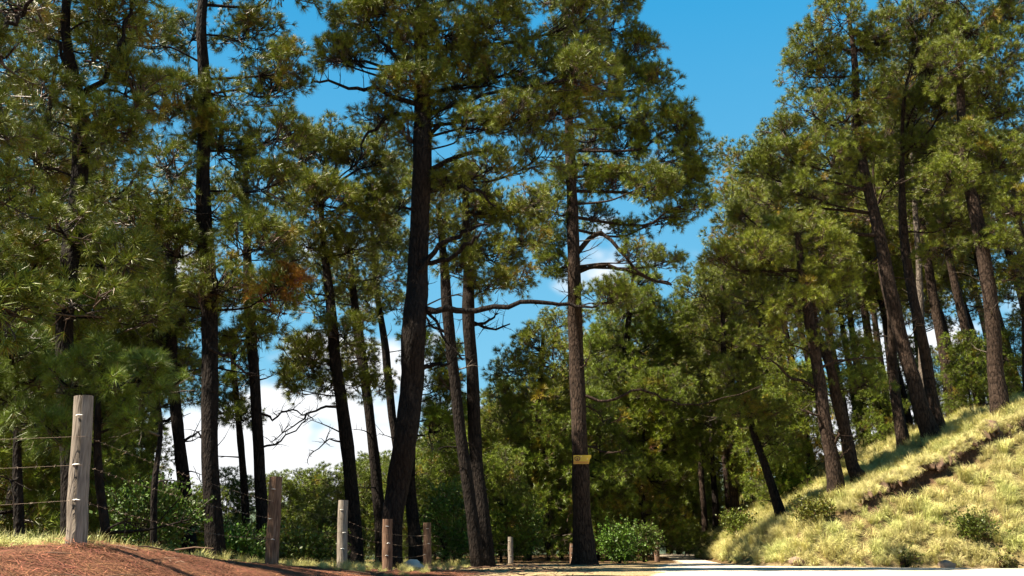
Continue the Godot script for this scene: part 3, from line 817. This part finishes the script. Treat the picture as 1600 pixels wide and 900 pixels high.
func build_forest() -> void:
	var rot := Color(1, 1, 1)
	var protos := []
	var kinds := [["forest_pine", "tall forest pine with a long bare bole in the wood beyond the road", 17.0, 0.5, 2.6, 20, rot, "bark_red"], ["forest_pine", "tall forest pine with a long bare bole in the wood beyond the road", 15.0, 0.42, 2.4, 22, Color(1.1, 1.05, .9), "bark_dark"], ["bushy_pine", "bushy pine in the understorey of the wood", 8.0, 0.15, 1.9, 24, Color(1.05, 1.1, .85), "bark_dark"], ["bushy_pine", "bushy pine in the understorey of the wood", 6.0, 0.12, 1.6, 20, Color(.95, 1.05, .9), "bark_dark"]]
	var groups := {"forest_pine": "tall pines of the wood beyond the road", "bushy_pine": "bushy pines of the understorey"}
	for k in kinds:
		var o := far_proto(k[0], k[1], k[2], k[3], k[4], k[5], k[6], k[7], far_sprays, groups[k[0]])
		o.set_meta("base_name", k[0])
		protos.append(o)
	var first := [true, true, true, true]
	var spots := []
	# [kind, px, d, scale]
	for a in [[0, 1105, 50, .68], [1, 1122, 44, .70], [0, 1140, 47, .68], [1, 1158, 52, .82], [0, 1170, 43, .66], [1, 1188, 48, .82], [0, 1204, 55, .85], [1, 1232, 42, .95], [0, 1250, 50, 1.05], [1, 1272, 46, 1.0], [0, 1330, 42, .95], [1, 1362, 45, 1.0], [0, 1385, 50, 1.1], [1, 1425, 44, .95], [0, 1490, 41, 1.0], [1, 1510, 47, 1.0], [0, 1535, 40, .95], [1, 1580, 45, 1.0], [0, 1600, 42, .95], [1, 1640, 40, 1.0], [0, 1500, 55, 1.1], [1, 1410, 56, 1.1], [0, 1300, 58, 1.1], [1, 1560, 58, 1.0], [0, 1080, 62, .8], [1, 1060, 66, .95], [0, 1040, 60, .8], [1, 1015, 56, .85], [0, 990, 52, .8], [1, 940, 50, .75], [0, 1090, 75, .95], [1, 1065, 80, 1.1], [0, 1110, 72, .9], [1, 1135, 66, .95], [0, 970, 62, .85], [1, 885, 58, .7]]:
		spots.append(a)
	# understorey
	for a in [[2, 880, 40, .9], [2, 800, 42, .8], [3, 930, 37, .9], [2, 1000, 40, 1.0], [3, 1060, 56, 1.1], [3, 1075, 60, 1.1], [2, 985, 44, 1.0], [2, 945, 46, 1.0], [3, 860, 36, .8], [2, 1030, 47, 1.0], [3, 1085, 68, 1.3], [2, 1050, 72, 1.3], [3, 1100, 64, 1.2], [2, 1120, 58, 1.1], [3, 700, 33, .7], [2, 760, 38, .75], [3, 720, 40, .8], [2, 820, 50, 1.0], [3, 780, 33, .6], [2, 680, 45, .8], [2, 1180, 40, .7], [2, 1245, 38, .7], [3, 1215, 36, .6], [2, 1260, 36, .6], [3, 1380, 40, .5], [3, 1520, 39, .5], [3, 1490, 42, .5], [3, 1590, 40, .55], [3, 1360, 44, .6], [3, 1430, 48, .7], [3, 1545, 48, .7], [1, 1350, 52, 1.0], [1, 1455, 50, 1.0], [0, 1540, 52, 1.0], [1, 1475, 60, 1.1], [0, 1395, 62, 1.1], [1, 1215, 62, .95], [0, 1570, 64, 1.1]]:
		spots.append(a)
	for a in [[2, 830, 62, 1.2], [3, 870, 66, 1.4], [2, 905, 60, 1.2], [3, 935, 70, 1.5], [2, 965, 64, 1.2], [3, 890, 52, 1.0], [2, 775, 58, 1.1], [3, 740, 54, 1.1], [2, 705, 60, 1.1], [3, 1005, 66, 1.4], [3, 850, 46, .9], [2, 920, 54, 1.0], [1, 860, 70, .8], [0, 925, 74, .8], [1, 1000, 72, .9]]:
		spots.append(a)
	# left: dark understorey below the clouds
	for a in [[2, 20, 22, .8], [3, 70, 25, .9], [2, 150, 24, .65], [3, 120, 20, .6], [3, 205, 28, .5], [3, 250, 30, .42], [2, -40, 20, .9], [3, 0, 30, 1.1], [2, 60, 34, 1.1], [3, 150, 33, .9], [3, 310, 34, .5], [3, 350, 38, .6], [3, 440, 33, .5], [3, 480, 36, .5], [3, 520, 31, .42], [3, 570, 36, .55], [3, 600, 42, .7], [3, 640, 38, .6], [3, 400, 44, .7], [3, 500, 46, .7], [3, 270, 40, .6], [3, 560, 50, .8], [3, 660, 34, .5], [3, 620, 32, .5]]:
		spots.append(a)
	for a in [[1, 0, 24, .8], [0, 50, 28, .85], [1, 175, 27, .7], [0, 205, 36, .8], [1, 85, 36, .9], [0, -60, 22, .9], [1, 140, 42, .9]]:
		spots.append(a)
	for a in spots:
		var k: int = a[0]
		var at := on(a[1] + R(-6, 6), a[2])
		at.y -= 0.05
		var label := ""
		var group := ""
		if a[1] < 250 and k < 2:
			label = "tall pine in the shaded wood behind the young long-needled pines"; group = "tall pines behind the young pines"
		elif a[1] < 700 and k >= 2:
			label = "bushy pine in the hollow behind the wire fence"; group = "bushy pines in the hollow behind the fence"
		elif a[1] >= 1160 and k >= 2:
			label = "bushy pine among the trunks on top of the grassy bank"; group = "bushy pines on top of the bank"
		elif a[1] >= 1160 and k < 2:
			label = "tall bare-boled pine in the wood on top of the grassy bank"; group = "tall pines of the wood on the bank"
		if label == "": label = kinds[k][1]; group = groups[kinds[k][0]]
		label = label.split(" in the ")[0].split(" among ")[0].split(" with a ")[0] + " " + between(a[1]).replace("standing back", "standing deep" if a[2] > 50 else ("standing back" if a[2] > 37 else "standing"))
		var tall: float = float(kinds[k][2]) * float(a[3])
		label = ("small " if tall < 3.2 else ("stocky " if tall < 5.5 else "big ")) + label if k >= 2 else label
		var turn := R(0, TAU)
		if first[k]:
			first[k] = false
			var o: Node3D = protos[k]
			o.position = at; o.rotation.y = turn; o.scale = Vector3.ONE * float(a[3])
			if label: o.set_meta("label", label); o.set_meta("group", group)
			protos[k] = o
		else:
			copy_of(protos[k], at, turn, float(a[3]) * R(.93, 1.07), label if label else kinds[k][1], group if group else groups[kinds[k][0]], R(.02, .14) if k < 2 and a[1] > 1100 else R(-.03, .03))
	for a in [[0, -8.5, 2.3, .8], [1, -7.2, -1.5, .8]]:
		copy_of(protos[a[0]], Vector3(a[1], ground_h(a[1], a[2]), -float(a[2])), R(0, TAU), a[3], "tall roadside pine shading the dirt shoulder before the tall grey post", "roadside pines shading the shoulder")
	for o in get_children(): o.remove_meta("base_name")

func between(px: float) -> String:
	var marks := [[-20, "the arching pine"], [28, "the shaded young pine"], [112, "the tall grey post"], [238, "the sunlit young pine"], [298, "the slim black pine"], [338, "the straight rusty pine"], [420, "the reddish log post"], [535, "the pale peeled post"], [612, "the thick curved trunk"], [668, "the plain brown post"], [755, "the two joined pines"], [798, "the short pale post"], [912, "the boarded pine"], [958, "the broad dark pine"], [1027, "the stump post"], [1070, "the road bend"], [1150, "the rounded pine"], [1222, "the thin crooked pine"], [1308, "the stubby leaning pine"], [1343, "the notch pine"], [1413, "the crossing slim pine"], [1456, "the tall crest pine"], [1564, "the stout highest pine"]]
	for i in range(1, marks.size()):
		if px < marks[i][0]: return "standing back between " + marks[i - 1][1] + " and " + marks[i][1]
	return "standing back past the stout highest pine"

func post(label: String, px: float, d: float, h: float, w: float, mat: String, lean: float, crack: bool) -> Node3D:
	var at := on(px, d)
	var root := thing("fence_post", label, "fence post", at)
	var b := MB.new()
	var pts := []; var rad := []
	for i in 15:
		var t := i / 14.0
		pts.append(Vector3(lean * t * h + nz.get_noise_1d(t * 30.0 + px) * .012, -0.3 + (h + 0.3) * t, nz.get_noise_1d(t * 30.0 + px + 99.0) * .012))
		rad.append(w * 0.5 * lerpf(1.06, 0.94, t))
	var k0 := b.v.size()
	var nsd := 64 if crack else 28
	b.tube(pts, rad, nsd, Color.WHITE, 0.05 if crack else 0.11, nz)
	if crack:                                                   # a drying check runs down the face
		for i in 15:
			for j in nsd:
				var k := k0 + i * nsd + j
				var p: Vector3 = b.v[k] - pts[i]
				var a := atan2(p.x, p.z) - 0.10 - 0.004 * i - nz.get_noise_1d(i * 12.0) * 0.12
				if absf(a) < 0.07: b.v[k] = pts[i] + p * 0.3
	part("shaft", b.mesh(), M[mat], root)
	return root

func wire(a: Vector3, b: Vector3, sag: float, label: String) -> void:
	var root := thing("barbed_wire", label, "wire", a, "strands of the wire fence")
	var m := MB.new()
	var pts := []; var rad := []
	var n := 22
	for i in n + 1:
		var t := float(i) / n
		pts.append((b - a) * t - Vector3(0, sag * 4 * t * (1 - t), 0)); rad.append(0.0014)
	m.tube(pts, rad, 5, Color.WHITE)
	part("strand", m.mesh(), M.wire, root)
	var bb := MB.new()
	var cnt := int(a.distance_to(b) / 0.16)
	for i in cnt:
		var t := (i + 0.5) / cnt
		var p := (b - a) * t - Vector3(0, sag * 4 * t * (1 - t), 0)
		for q in 2:
			var dd := rdir() * 0.016
			bb.tube([p - dd, p + dd], [.0022, .0016], 4, Color.WHITE)
	var bo := part("barbs", bb.mesh(), M.wire, root)
	bo.set_meta("kind", "stuff")

func build_fence() -> void:
	var specs := [
		["tall weathered grey post with a long drying crack", 122.0, 9.0, 1.42, 0.185, "wood_grey", -0.085, true],
		["reddish bare log post in front of a dark pine trunk", 425.0, 15.5, 1.42, 0.215, "wood_brown", -0.02, false],
		["pale peeled log post with a rusty scar", 535.0, 17.6, 1.24, 0.19, "wood_grey", -0.035, false],
		["patchy barked post at the foot of the thick curved trunk", 606.0, 19.4, 1.02, 0.21, "wood_brown", -0.04, false],
		["plain brown post beside the leaning pine", 668.0, 24.0, 1.10, 0.21, "wood_brown", -0.03, false],
		["short pale post alone before the bushes", 798.0, 30.0, 0.82, 0.17, "wood_grey", -0.01, false],
		["short orange post against the boarded pine", 894.0, 30.5, 0.62, 0.17, "wood_brown", 0.02, false],
		["short stump post at the edge of the pale road", 1027.0, 34.0, 0.72, 0.2, "wood_brown", 0.0, false]]
	var feet := []
	for s in specs:
		var o := post(s[0], s[1], s[2], s[3], s[4], s[5], s[6], s[7])
		feet.append(o.position)
		var h: float = s[3]; var w: float = s[4]
		# staples on the face
		for k in 3:
			var b := MB.new()
			var y: float = h * [0.3, 0.53, 0.86][k]
			var x0 := R(-.3, .25) * w
			var z := sqrt(max(0.0, w * w * .25 - x0 * x0)) + 0.004
			x0 += float(s[6]) * y
			b.tube([Vector3(x0 - .03, y, z), Vector3(x0, y + R(-.004, .01), z + .006), Vector3(x0 + .035, y + R(-.01, .006), z)], [.005, .006, .004], 6, Color.WHITE)
			part("staple", b.mesh(), M.steel, o)
	var before: Vector3 = Vector3(-9.5, ground_h(-9.5, 8.0), -8.0)
	var chain := [before, feet[0], feet[1], feet[2], feet[3], feet[4], feet[5]]
	var names := ["the unseen post", "the tall grey post", "the reddish log post", "the pale peeled post", "the patchy post", "the plain brown post", "the short pale post"]
	for i in chain.size() - 1:
		for k in 3:
			var f: float = [0.3, 0.53, 0.72][k]
			var ha: float = 1.42 if i == 0 else specs[i - 1][3]
			var hb: float = specs[i][3]
			var wa: float = 0.2 if i == 0 else specs[i - 1][4]
			var off := Vector3(0, 0, 0.5)
			var a: Vector3 = chain[i] + Vector3(-0.01, ha * f, wa * 0.5 + .004)
			var b: Vector3 = chain[i + 1] + Vector3(-0.01, hb * f, float(specs[i][4]) * 0.5 + .004)
			var lab: String = ["lowest", "middle", "top"][k] + " barbed strand "
			lab += ("running from the tall grey post out over the straw grass" if i == 0 else "between " + names[i] + " and " + names[i + 1])
			wire(a, b, R(.03, .08), lab)
	# yellow board on the pine
	var c := P(909.5, 718, 28.6)
	var sg := thing("yellow_sign", "yellow notched board with a dark round emblem nailed on the pine trunk", "sign", c)
	var px := S(718, 28.6)
	var bw := 13.5 * px; var bh := 7.0 * px
	var out := [Vector2(-bw, -bh), Vector2(bw * .78, -bh * .96), Vector2(bw * .86, -bh * .1), Vector2(bw * 1.08, bh * .55), Vector2(bw * 1.06, bh), Vector2(-bw, bh * .94)]
	var pl := MB.new()
	for i in out.size():
		var a: Vector2 = out[i]; var b: Vector2 = out[(i + 1) % out.size()]
		pl.tri(Vector3(0, 0, .012), Vector3(b.x, b.y, .012), Vector3(a.x, a.y, .012), Color.WHITE)
		pl.tri(Vector3(0, 0, -.012), Vector3(a.x, a.y, -.012), Vector3(b.x, b.y, -.012), Color.WHITE)
		pl.quad(Vector3(a.x, a.y, -.012), Vector3(a.x, a.y, .012), Vector3(b.x, b.y, .012), Vector3(b.x, b.y, -.012), Color.WHITE)
	part("board", pl.mesh(), M.yellow, sg)
	var ob := MB.new()
	ob.quad(Vector3(-bw * .98, -bh * .97, .015), Vector3(-bw * .98, -bh * .35, .015), Vector3(bw * .76, -bh * .45, .015), Vector3(bw * .76, -bh * .93, .015), Color.WHITE)
	part("orange_band", ob.mesh(), M.orange, sg)
	var eb := MB.new()
	for i in 20:
		var a0 := TAU * i / 20; var a1 := TAU * (i + 1) / 20
		var e0 := Vector3(-bw * .55 + cos(a0) * bw * .36, bh * .18 + sin(a0) * bh * .52, .018)
		var e1 := Vector3(-bw * .55 + cos(a1) * bw * .36, bh * .18 + sin(a1) * bh * .52, .018)
		var i0 := Vector3(-bw * .55 + cos(a0) * bw * .24, bh * .18 + sin(a0) * bh * .34, .018)
		var i1 := Vector3(-bw * .55 + cos(a1) * bw * .24, bh * .18 + sin(a1) * bh * .34, .018)
		eb.quad(e0, i0, i1, e1, Color.WHITE)
		var m0 := Vector3(-bw * .55 + cos(a0) * bw * .12, bh * .12 + sin(a0) * bh * .2, .018)
		var m1 := Vector3(-bw * .55 + cos(a1) * bw * .12, bh * .12 + sin(a1) * bh * .2, .018)
		eb.tri(Vector3(-bw * .55, bh * .12, .018), m1, m0, Color.WHITE)
	part("emblem", eb.mesh(), M.sign_dark, sg)
	var kb := MB.new()
	for q in [Vector2(-bw * .1, bh * .7), Vector2(bw * .6, bh * .1)]:
		kb.tube([Vector3(q.x, q.y, .012), Vector3(q.x, q.y, .024)], [.012, .012], 8, Color.WHITE)
		part("nail", kb.mesh(), M.steel, sg)
		kb = MB.new()

func build_plants() -> void:
	# bunch grass over the bank
	var tus := [make_tussock(105, .50, .0075, 1.0), make_tussock(95, .40, .007, 1.2), make_tussock(85, .6, .008, .85)]
	var xf := [[], [], []]; var cols := [[], [], []]
	var tries := 0
	while tries < 19000:
		tries += 1
		var x := R(6.7, 24.0); var d := R(23.0, 49.0)
		var s := bank_s(x, d)
		if s < 0.1 or s > 11.0: continue
		var fall: float = 1.0 if s < 6.5 else 0.4
		if R(0, 1) > fall: continue
		var bare := nz.get_noise_2d(x * 13.0 + 200.0, d * 13.0)
		if bare > 0.30: continue
		var sc1 := scarp_s(x)
		if x > 9.2 and s > sc1 - 0.22 and s < sc1 + 0.12: continue
		var y := ground_h(x, d)
		var nx := ground_h(x + .3, d) - y; var nd := ground_h(x, d + .3) - y
		var nrm := Vector3(-nx, .3, nd).normalized()
		var up := (nrm * .45 + Vector3.UP * .55 + rdir() * .12).normalized()
		var k := rng.randi_range(0, 2)
		xf[k].append(Transform3D(basis_to(up, R(0, TAU)).scaled(Vector3.ONE * R(.55, 1.15)), Vector3(x, y - .04, -d)))
		var g := nz.get_noise_2d(x * 7.0 - 90.0, d * 7.0)
		var q := R(.8, 1.2)
		cols[k].append(Color((1.1 - .25 * max(0.0, g)) * q, (1.05 + .03 * g) * q, (.98 - .2 * g) * q))
	var host := thing("bunchgrass", "pale straw-green bunch grass covering the roadside bank", "grass", Vector3.ZERO)
	host.set_meta("kind", "stuff")
	for k in 3: multi("tussock", tus[k], M.grass, xf[k], cols[k], host)
	# sparse grass along the fence and the road edge
	var x2 := [[], [], []]; var c2 := [[], [], []]
	for i in 2600:
		var d := R(9.3, 34.0)
		var xc := crest_x(d)
		var x := xc - absf(rng.randfn(0.0, 1.6)) - .25
		if d > 16 and R(0, 1) < .2: x = xc + R(0, 2.0)
		if nz.get_noise_2d(x * 10.0, d * 10.0) < -.1: continue
		var k := rng.randi_range(0, 2)
		x2[k].append(Transform3D(basis_to(Vector3.UP + rdir() * .15, R(0, TAU)).scaled(Vector3.ONE * R(.25, .62)), Vector3(x, ground_h(x, d) - .03, -d)))
		var q := R(.6, 1.15)
		c2[k].append(Color(q, q * 1.0, q * .9))
	for i in 70:                                              # the straw clump by the tall post
		var p := on(R(-40, 85), 9.9 + R(0, 1.0))
		var k := rng.randi_range(0, 2)
		x2[k].append(Transform3D(basis_to(Vector3(.25, 1, .1) + rdir() * .15, R(0, TAU)).scaled(Vector3.ONE * R(.5, .75)), p - Vector3(0, .04, 0)))
		c2[k].append(Color(1.15, 1.18, 1.2))
	var host2 := thing("fence_grass", "dry straw-coloured grass growing along the wire fence", "grass", Vector3.ZERO)
	host2.set_meta("kind", "stuff")
	for k in 3: multi("tussock", tus[k], M.grass, x2[k], c2[k], host2)
	# pine litter on the dirt shoulder
	var lb := MB.new()
	for i in 40:
		var p := Vector3(R(-.22, .22), R(.0, .018), R(-.22, .22))
		var a := R(0, TAU)
		var e := p + Vector3(cos(a) * R(.08, .16), R(-.008, .014), sin(a) * R(.08, .16))
		var sd := (e - p).cross(Vector3.UP).normalized() * .004
		var t := R(.5, 1.4)
		lb.tri(p - sd, e, p + sd, Color(.17 * t, .065 * t, .037 * t))
	var xl := []; var cl := []
	for i in 8000:
		var d := R(5.5, 22.0)
		var x := crest_x(d) + R(-1.6, 2.6)
		var y := ground_h(x, d)
		var nx := ground_h(x + .2, d) - y; var nd := ground_h(x, d + .2) - y
		xl.append(Transform3D(basis_to(Vector3(-nx, .2, nd).normalized(), R(0, TAU)).scaled(Vector3.ONE * R(.6, 1.3)), Vector3(x, y + .004, -d)))
		var q := R(.5, 1.5)
		cl.append(Color(q, q * R(.85, 1.3), q))
	var li := multi("pine_litter", lb.mesh(), M.litter, xl, cl, self)
	meta(li, "reddish brown fallen pine needles littering the dirt shoulder", "litter")
	var tw := MB.new()
	for i in 5:
		var p := Vector3(R(-.5, .5), .01, R(-.5, .5))
		var a := R(0, TAU)
		var e := p + Vector3(cos(a), R(0, .08), sin(a)) * R(.15, .5)
		tw.tube([p, p.lerp(e, .5) + Vector3(R(-.03, .03), .015, R(-.03, .03)), e], [.007, .006, .003], 5, Color(.10, .062, .04))
	var xt := []; var ct := []
	for i in 260:
		var d := R(6.5, 30.0)
		var x := crest_x(d) + R(-2.5, 5.0)
		xt.append(Transform3D(Basis(Vector3.UP, R(0, TAU)).scaled(Vector3.ONE * R(.6, 1.3)), Vector3(x, ground_h(x, d), -d)))
		ct.append(Color.WHITE * R(.7, 1.3))
	meta(multi("fallen_twigs", tw.mesh(), M.litter, xt, ct, self), "fallen brown twigs strewn over the verge and dirt shoulder", "twigs")
	# overhanging turf lip along the bank: a root-bound ledge with a hollow under it
	var lip := MB.new()
	var cp := []
	var lx := 9.7
	while lx < 24.0:
		var ld := 18.0
		while ld < 34.0 and bank_s(lx, ld) < scarp_s(lx) + 0.1: ld += 0.05
		cp.append(Vector3(lx, ground_h(lx, ld + 0.2), -ld))
		lx += 0.09
	var rr := []
	for i in cp.size():
		rr.append(R(.04, .10) + 0.09 * absf(nz.get_noise_1d(i * 9.0)))
		cp[i] += Vector3(-.10, -.14 + nz.get_noise_1d(i * 9.0 + 50.0) * .08, .16 + nz.get_noise_1d(i * 7.0 + 20.0) * .22)
	for i in cp.size():                                        # ragged clods bound by roots, with gaps between them
		if nz.get_noise_1d(i * 11.0 + 300.0) > 0.28: continue
		var dn := Vector3(R(-.12, .12), R(-.2, -.05), R(-.05, .12))
		var r1 := float(rr[i])
		lip.tube([cp[i] + Vector3(0, .12, -.42), cp[i] + Vector3(0, .04, -.1), cp[i] + dn * .5, cp[i] + dn * 1.1], [r1, r1 * R(.9, 1.2), r1 * R(.6, .9), r1 * .2], 8, Color(.10, .062, .04) * R(.8, 1.2), 0.5, nz)
	var lo := part("bank_lip", lip.mesh(), M.litter, self)
	meta(lo, "", "", "", "structure")
	var xg := [[], [], []]; var cg := [[], [], []]
	for i in cp.size():
		for j in 5:
			var k := rng.randi_range(0, 2)
			var p: Vector3 = cp[i] + Vector3(R(-.25, .25), rr[i] * R(.4, .8), R(-.35, .05))
			xg[k].append(Transform3D(basis_to(Vector3(R(-.4, .2), .7, R(.1, .9)), R(0, TAU)).scaled(Vector3.ONE * R(.4, .75)), p))
			var q := R(.8, 1.2)
			cg[k].append(Color(q * 1.05, q, q))
	var host3 := thing("lip_grass", "tufts of pale grass hanging over the earth ledge of the bank", "grass", Vector3.ZERO)
	host3.set_meta("kind", "stuff")
	for k in 3: multi("tussock", tus[k], M.grass, xg[k], cg[k], host3)
	# shrubs
	shrub("yellowish low shrub before the pale peeled log post", on(480, 22.5), 1.6, .95, Color(1.3, 1.1, .8), "", 60)
	shrub("leafy green shrub between the slim black pine and the tall post", on(225, 17.0), 1.8, 1.7, Color(.95, 1.0, .8), "", 80)
	shrub("round shrub below the thin sapling pine", on(375, 21.0), 1.4, 1.1, Color(.9, 1.1, .8), "", 60)
	shrub("tall leafy shrub beside the plain brown post", on(705, 28.0), 2.0, 2.6, Color(1.1, 1.25, .8), "", 110)  # leaf tint raised to stand in for sunlight on the understorey
	shrub("shrub tinted sunlit bright behind the short pale post", on(795, 33.0), 2.4, 2.2, Color(1.3, 1.25, .8), "", 100)  # sunlit look is put into the leaf tint
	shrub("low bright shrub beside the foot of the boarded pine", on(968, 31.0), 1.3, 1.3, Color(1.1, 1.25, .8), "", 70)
	shrub("slanting thin shrub at the stump post by the road", on(1008, 33.0), 1.1, 1.5, Color(1.1, 1.05, .8), "", 45)
	shrub("rounded yellow green shrub on the low end of the bank", on(1156, 33.5), 1.1, 1.1, Color(1.5, 1.15, .9), "", 60)
	shrub("brown leafy shrub below the stubby leaning pine", on(1276, 27.6), 1.0, .8, Color(1.6, 1.0, .8), "", 45)
	shrub("bright green sapling shrub beside the thin crooked pine", on(1232, 36.0), 1.5, 3.2, Color(1.1, 1.3, .8), "", 110)
	shrub("shrub standing in for a dark smudge low on the open grass slope", on(1528, 25.5), 1.0, .7, Color(1.15, .9, .8), "", 34)  # stands in for a dark smudge on the slope, not a known plant
	shrub("small wiry plant on the bank foot below the earth ledge", on(1416, 25.2), .35, .42, Color(1.2, .75, .7), "", 5)
	shrub("small wiry plant on the bank foot past the stand-in shrub", on(1568, 24.7), .35, .45, Color(1.2, .75, .7), "", 5)
	# stones
	for s in [["rounded white stone on the verge between two posts", 645, 21.5, .24], ["flat brown stone at the bank foot by the wiry plant", 1480, 24.9, .2], ["brown stone in the low end of the bank", 1245, 26.8, .22]]:
		var b := MB.new()
		var c := on(s[1], s[2])
		for i in 9:
			for j in 12:
				var la := -PI / 2 + PI * i / 8; var lo2 := TAU * j / 12
				var u := Vector3(cos(la) * cos(lo2), sin(la) * .6, cos(la) * sin(lo2))
				b.v.append(u * float(s[3]) * (1.0 + .5 * nz.get_noise_3d(u.x * 12 + s[1], u.y * 12, u.z * 12)))
				b.n.append(u); b.c.append(Color.WHITE)
		for i in 8:
			for j in 12:
				var a0 := i * 12 + j; var b0 := i * 12 + (j + 1) % 12
				b.ix.append(a0); b.ix.append(b0); b.ix.append(a0 + 12)
				b.ix.append(b0); b.ix.append(b0 + 12); b.ix.append(a0 + 12)
		var st := part("stone", b.mesh(), M.stone if s[1] < 1000 else M.stone_brown, self)
		st.position = c + Vector3(0, float(s[3]) * .3, 0)
		meta(st, s[0], "stone")

func on_px(px: float, py: float) -> Vector3:       # where the sight line of that pixel meets the bank
	var last := P(px, py, 20.0)
	var d := 20.0
	while d < 60.0:
		var p := P(px, py, d)
		if p.y <= ground_h(p.x, d): return p
		last = p
		d += 0.1
	return last
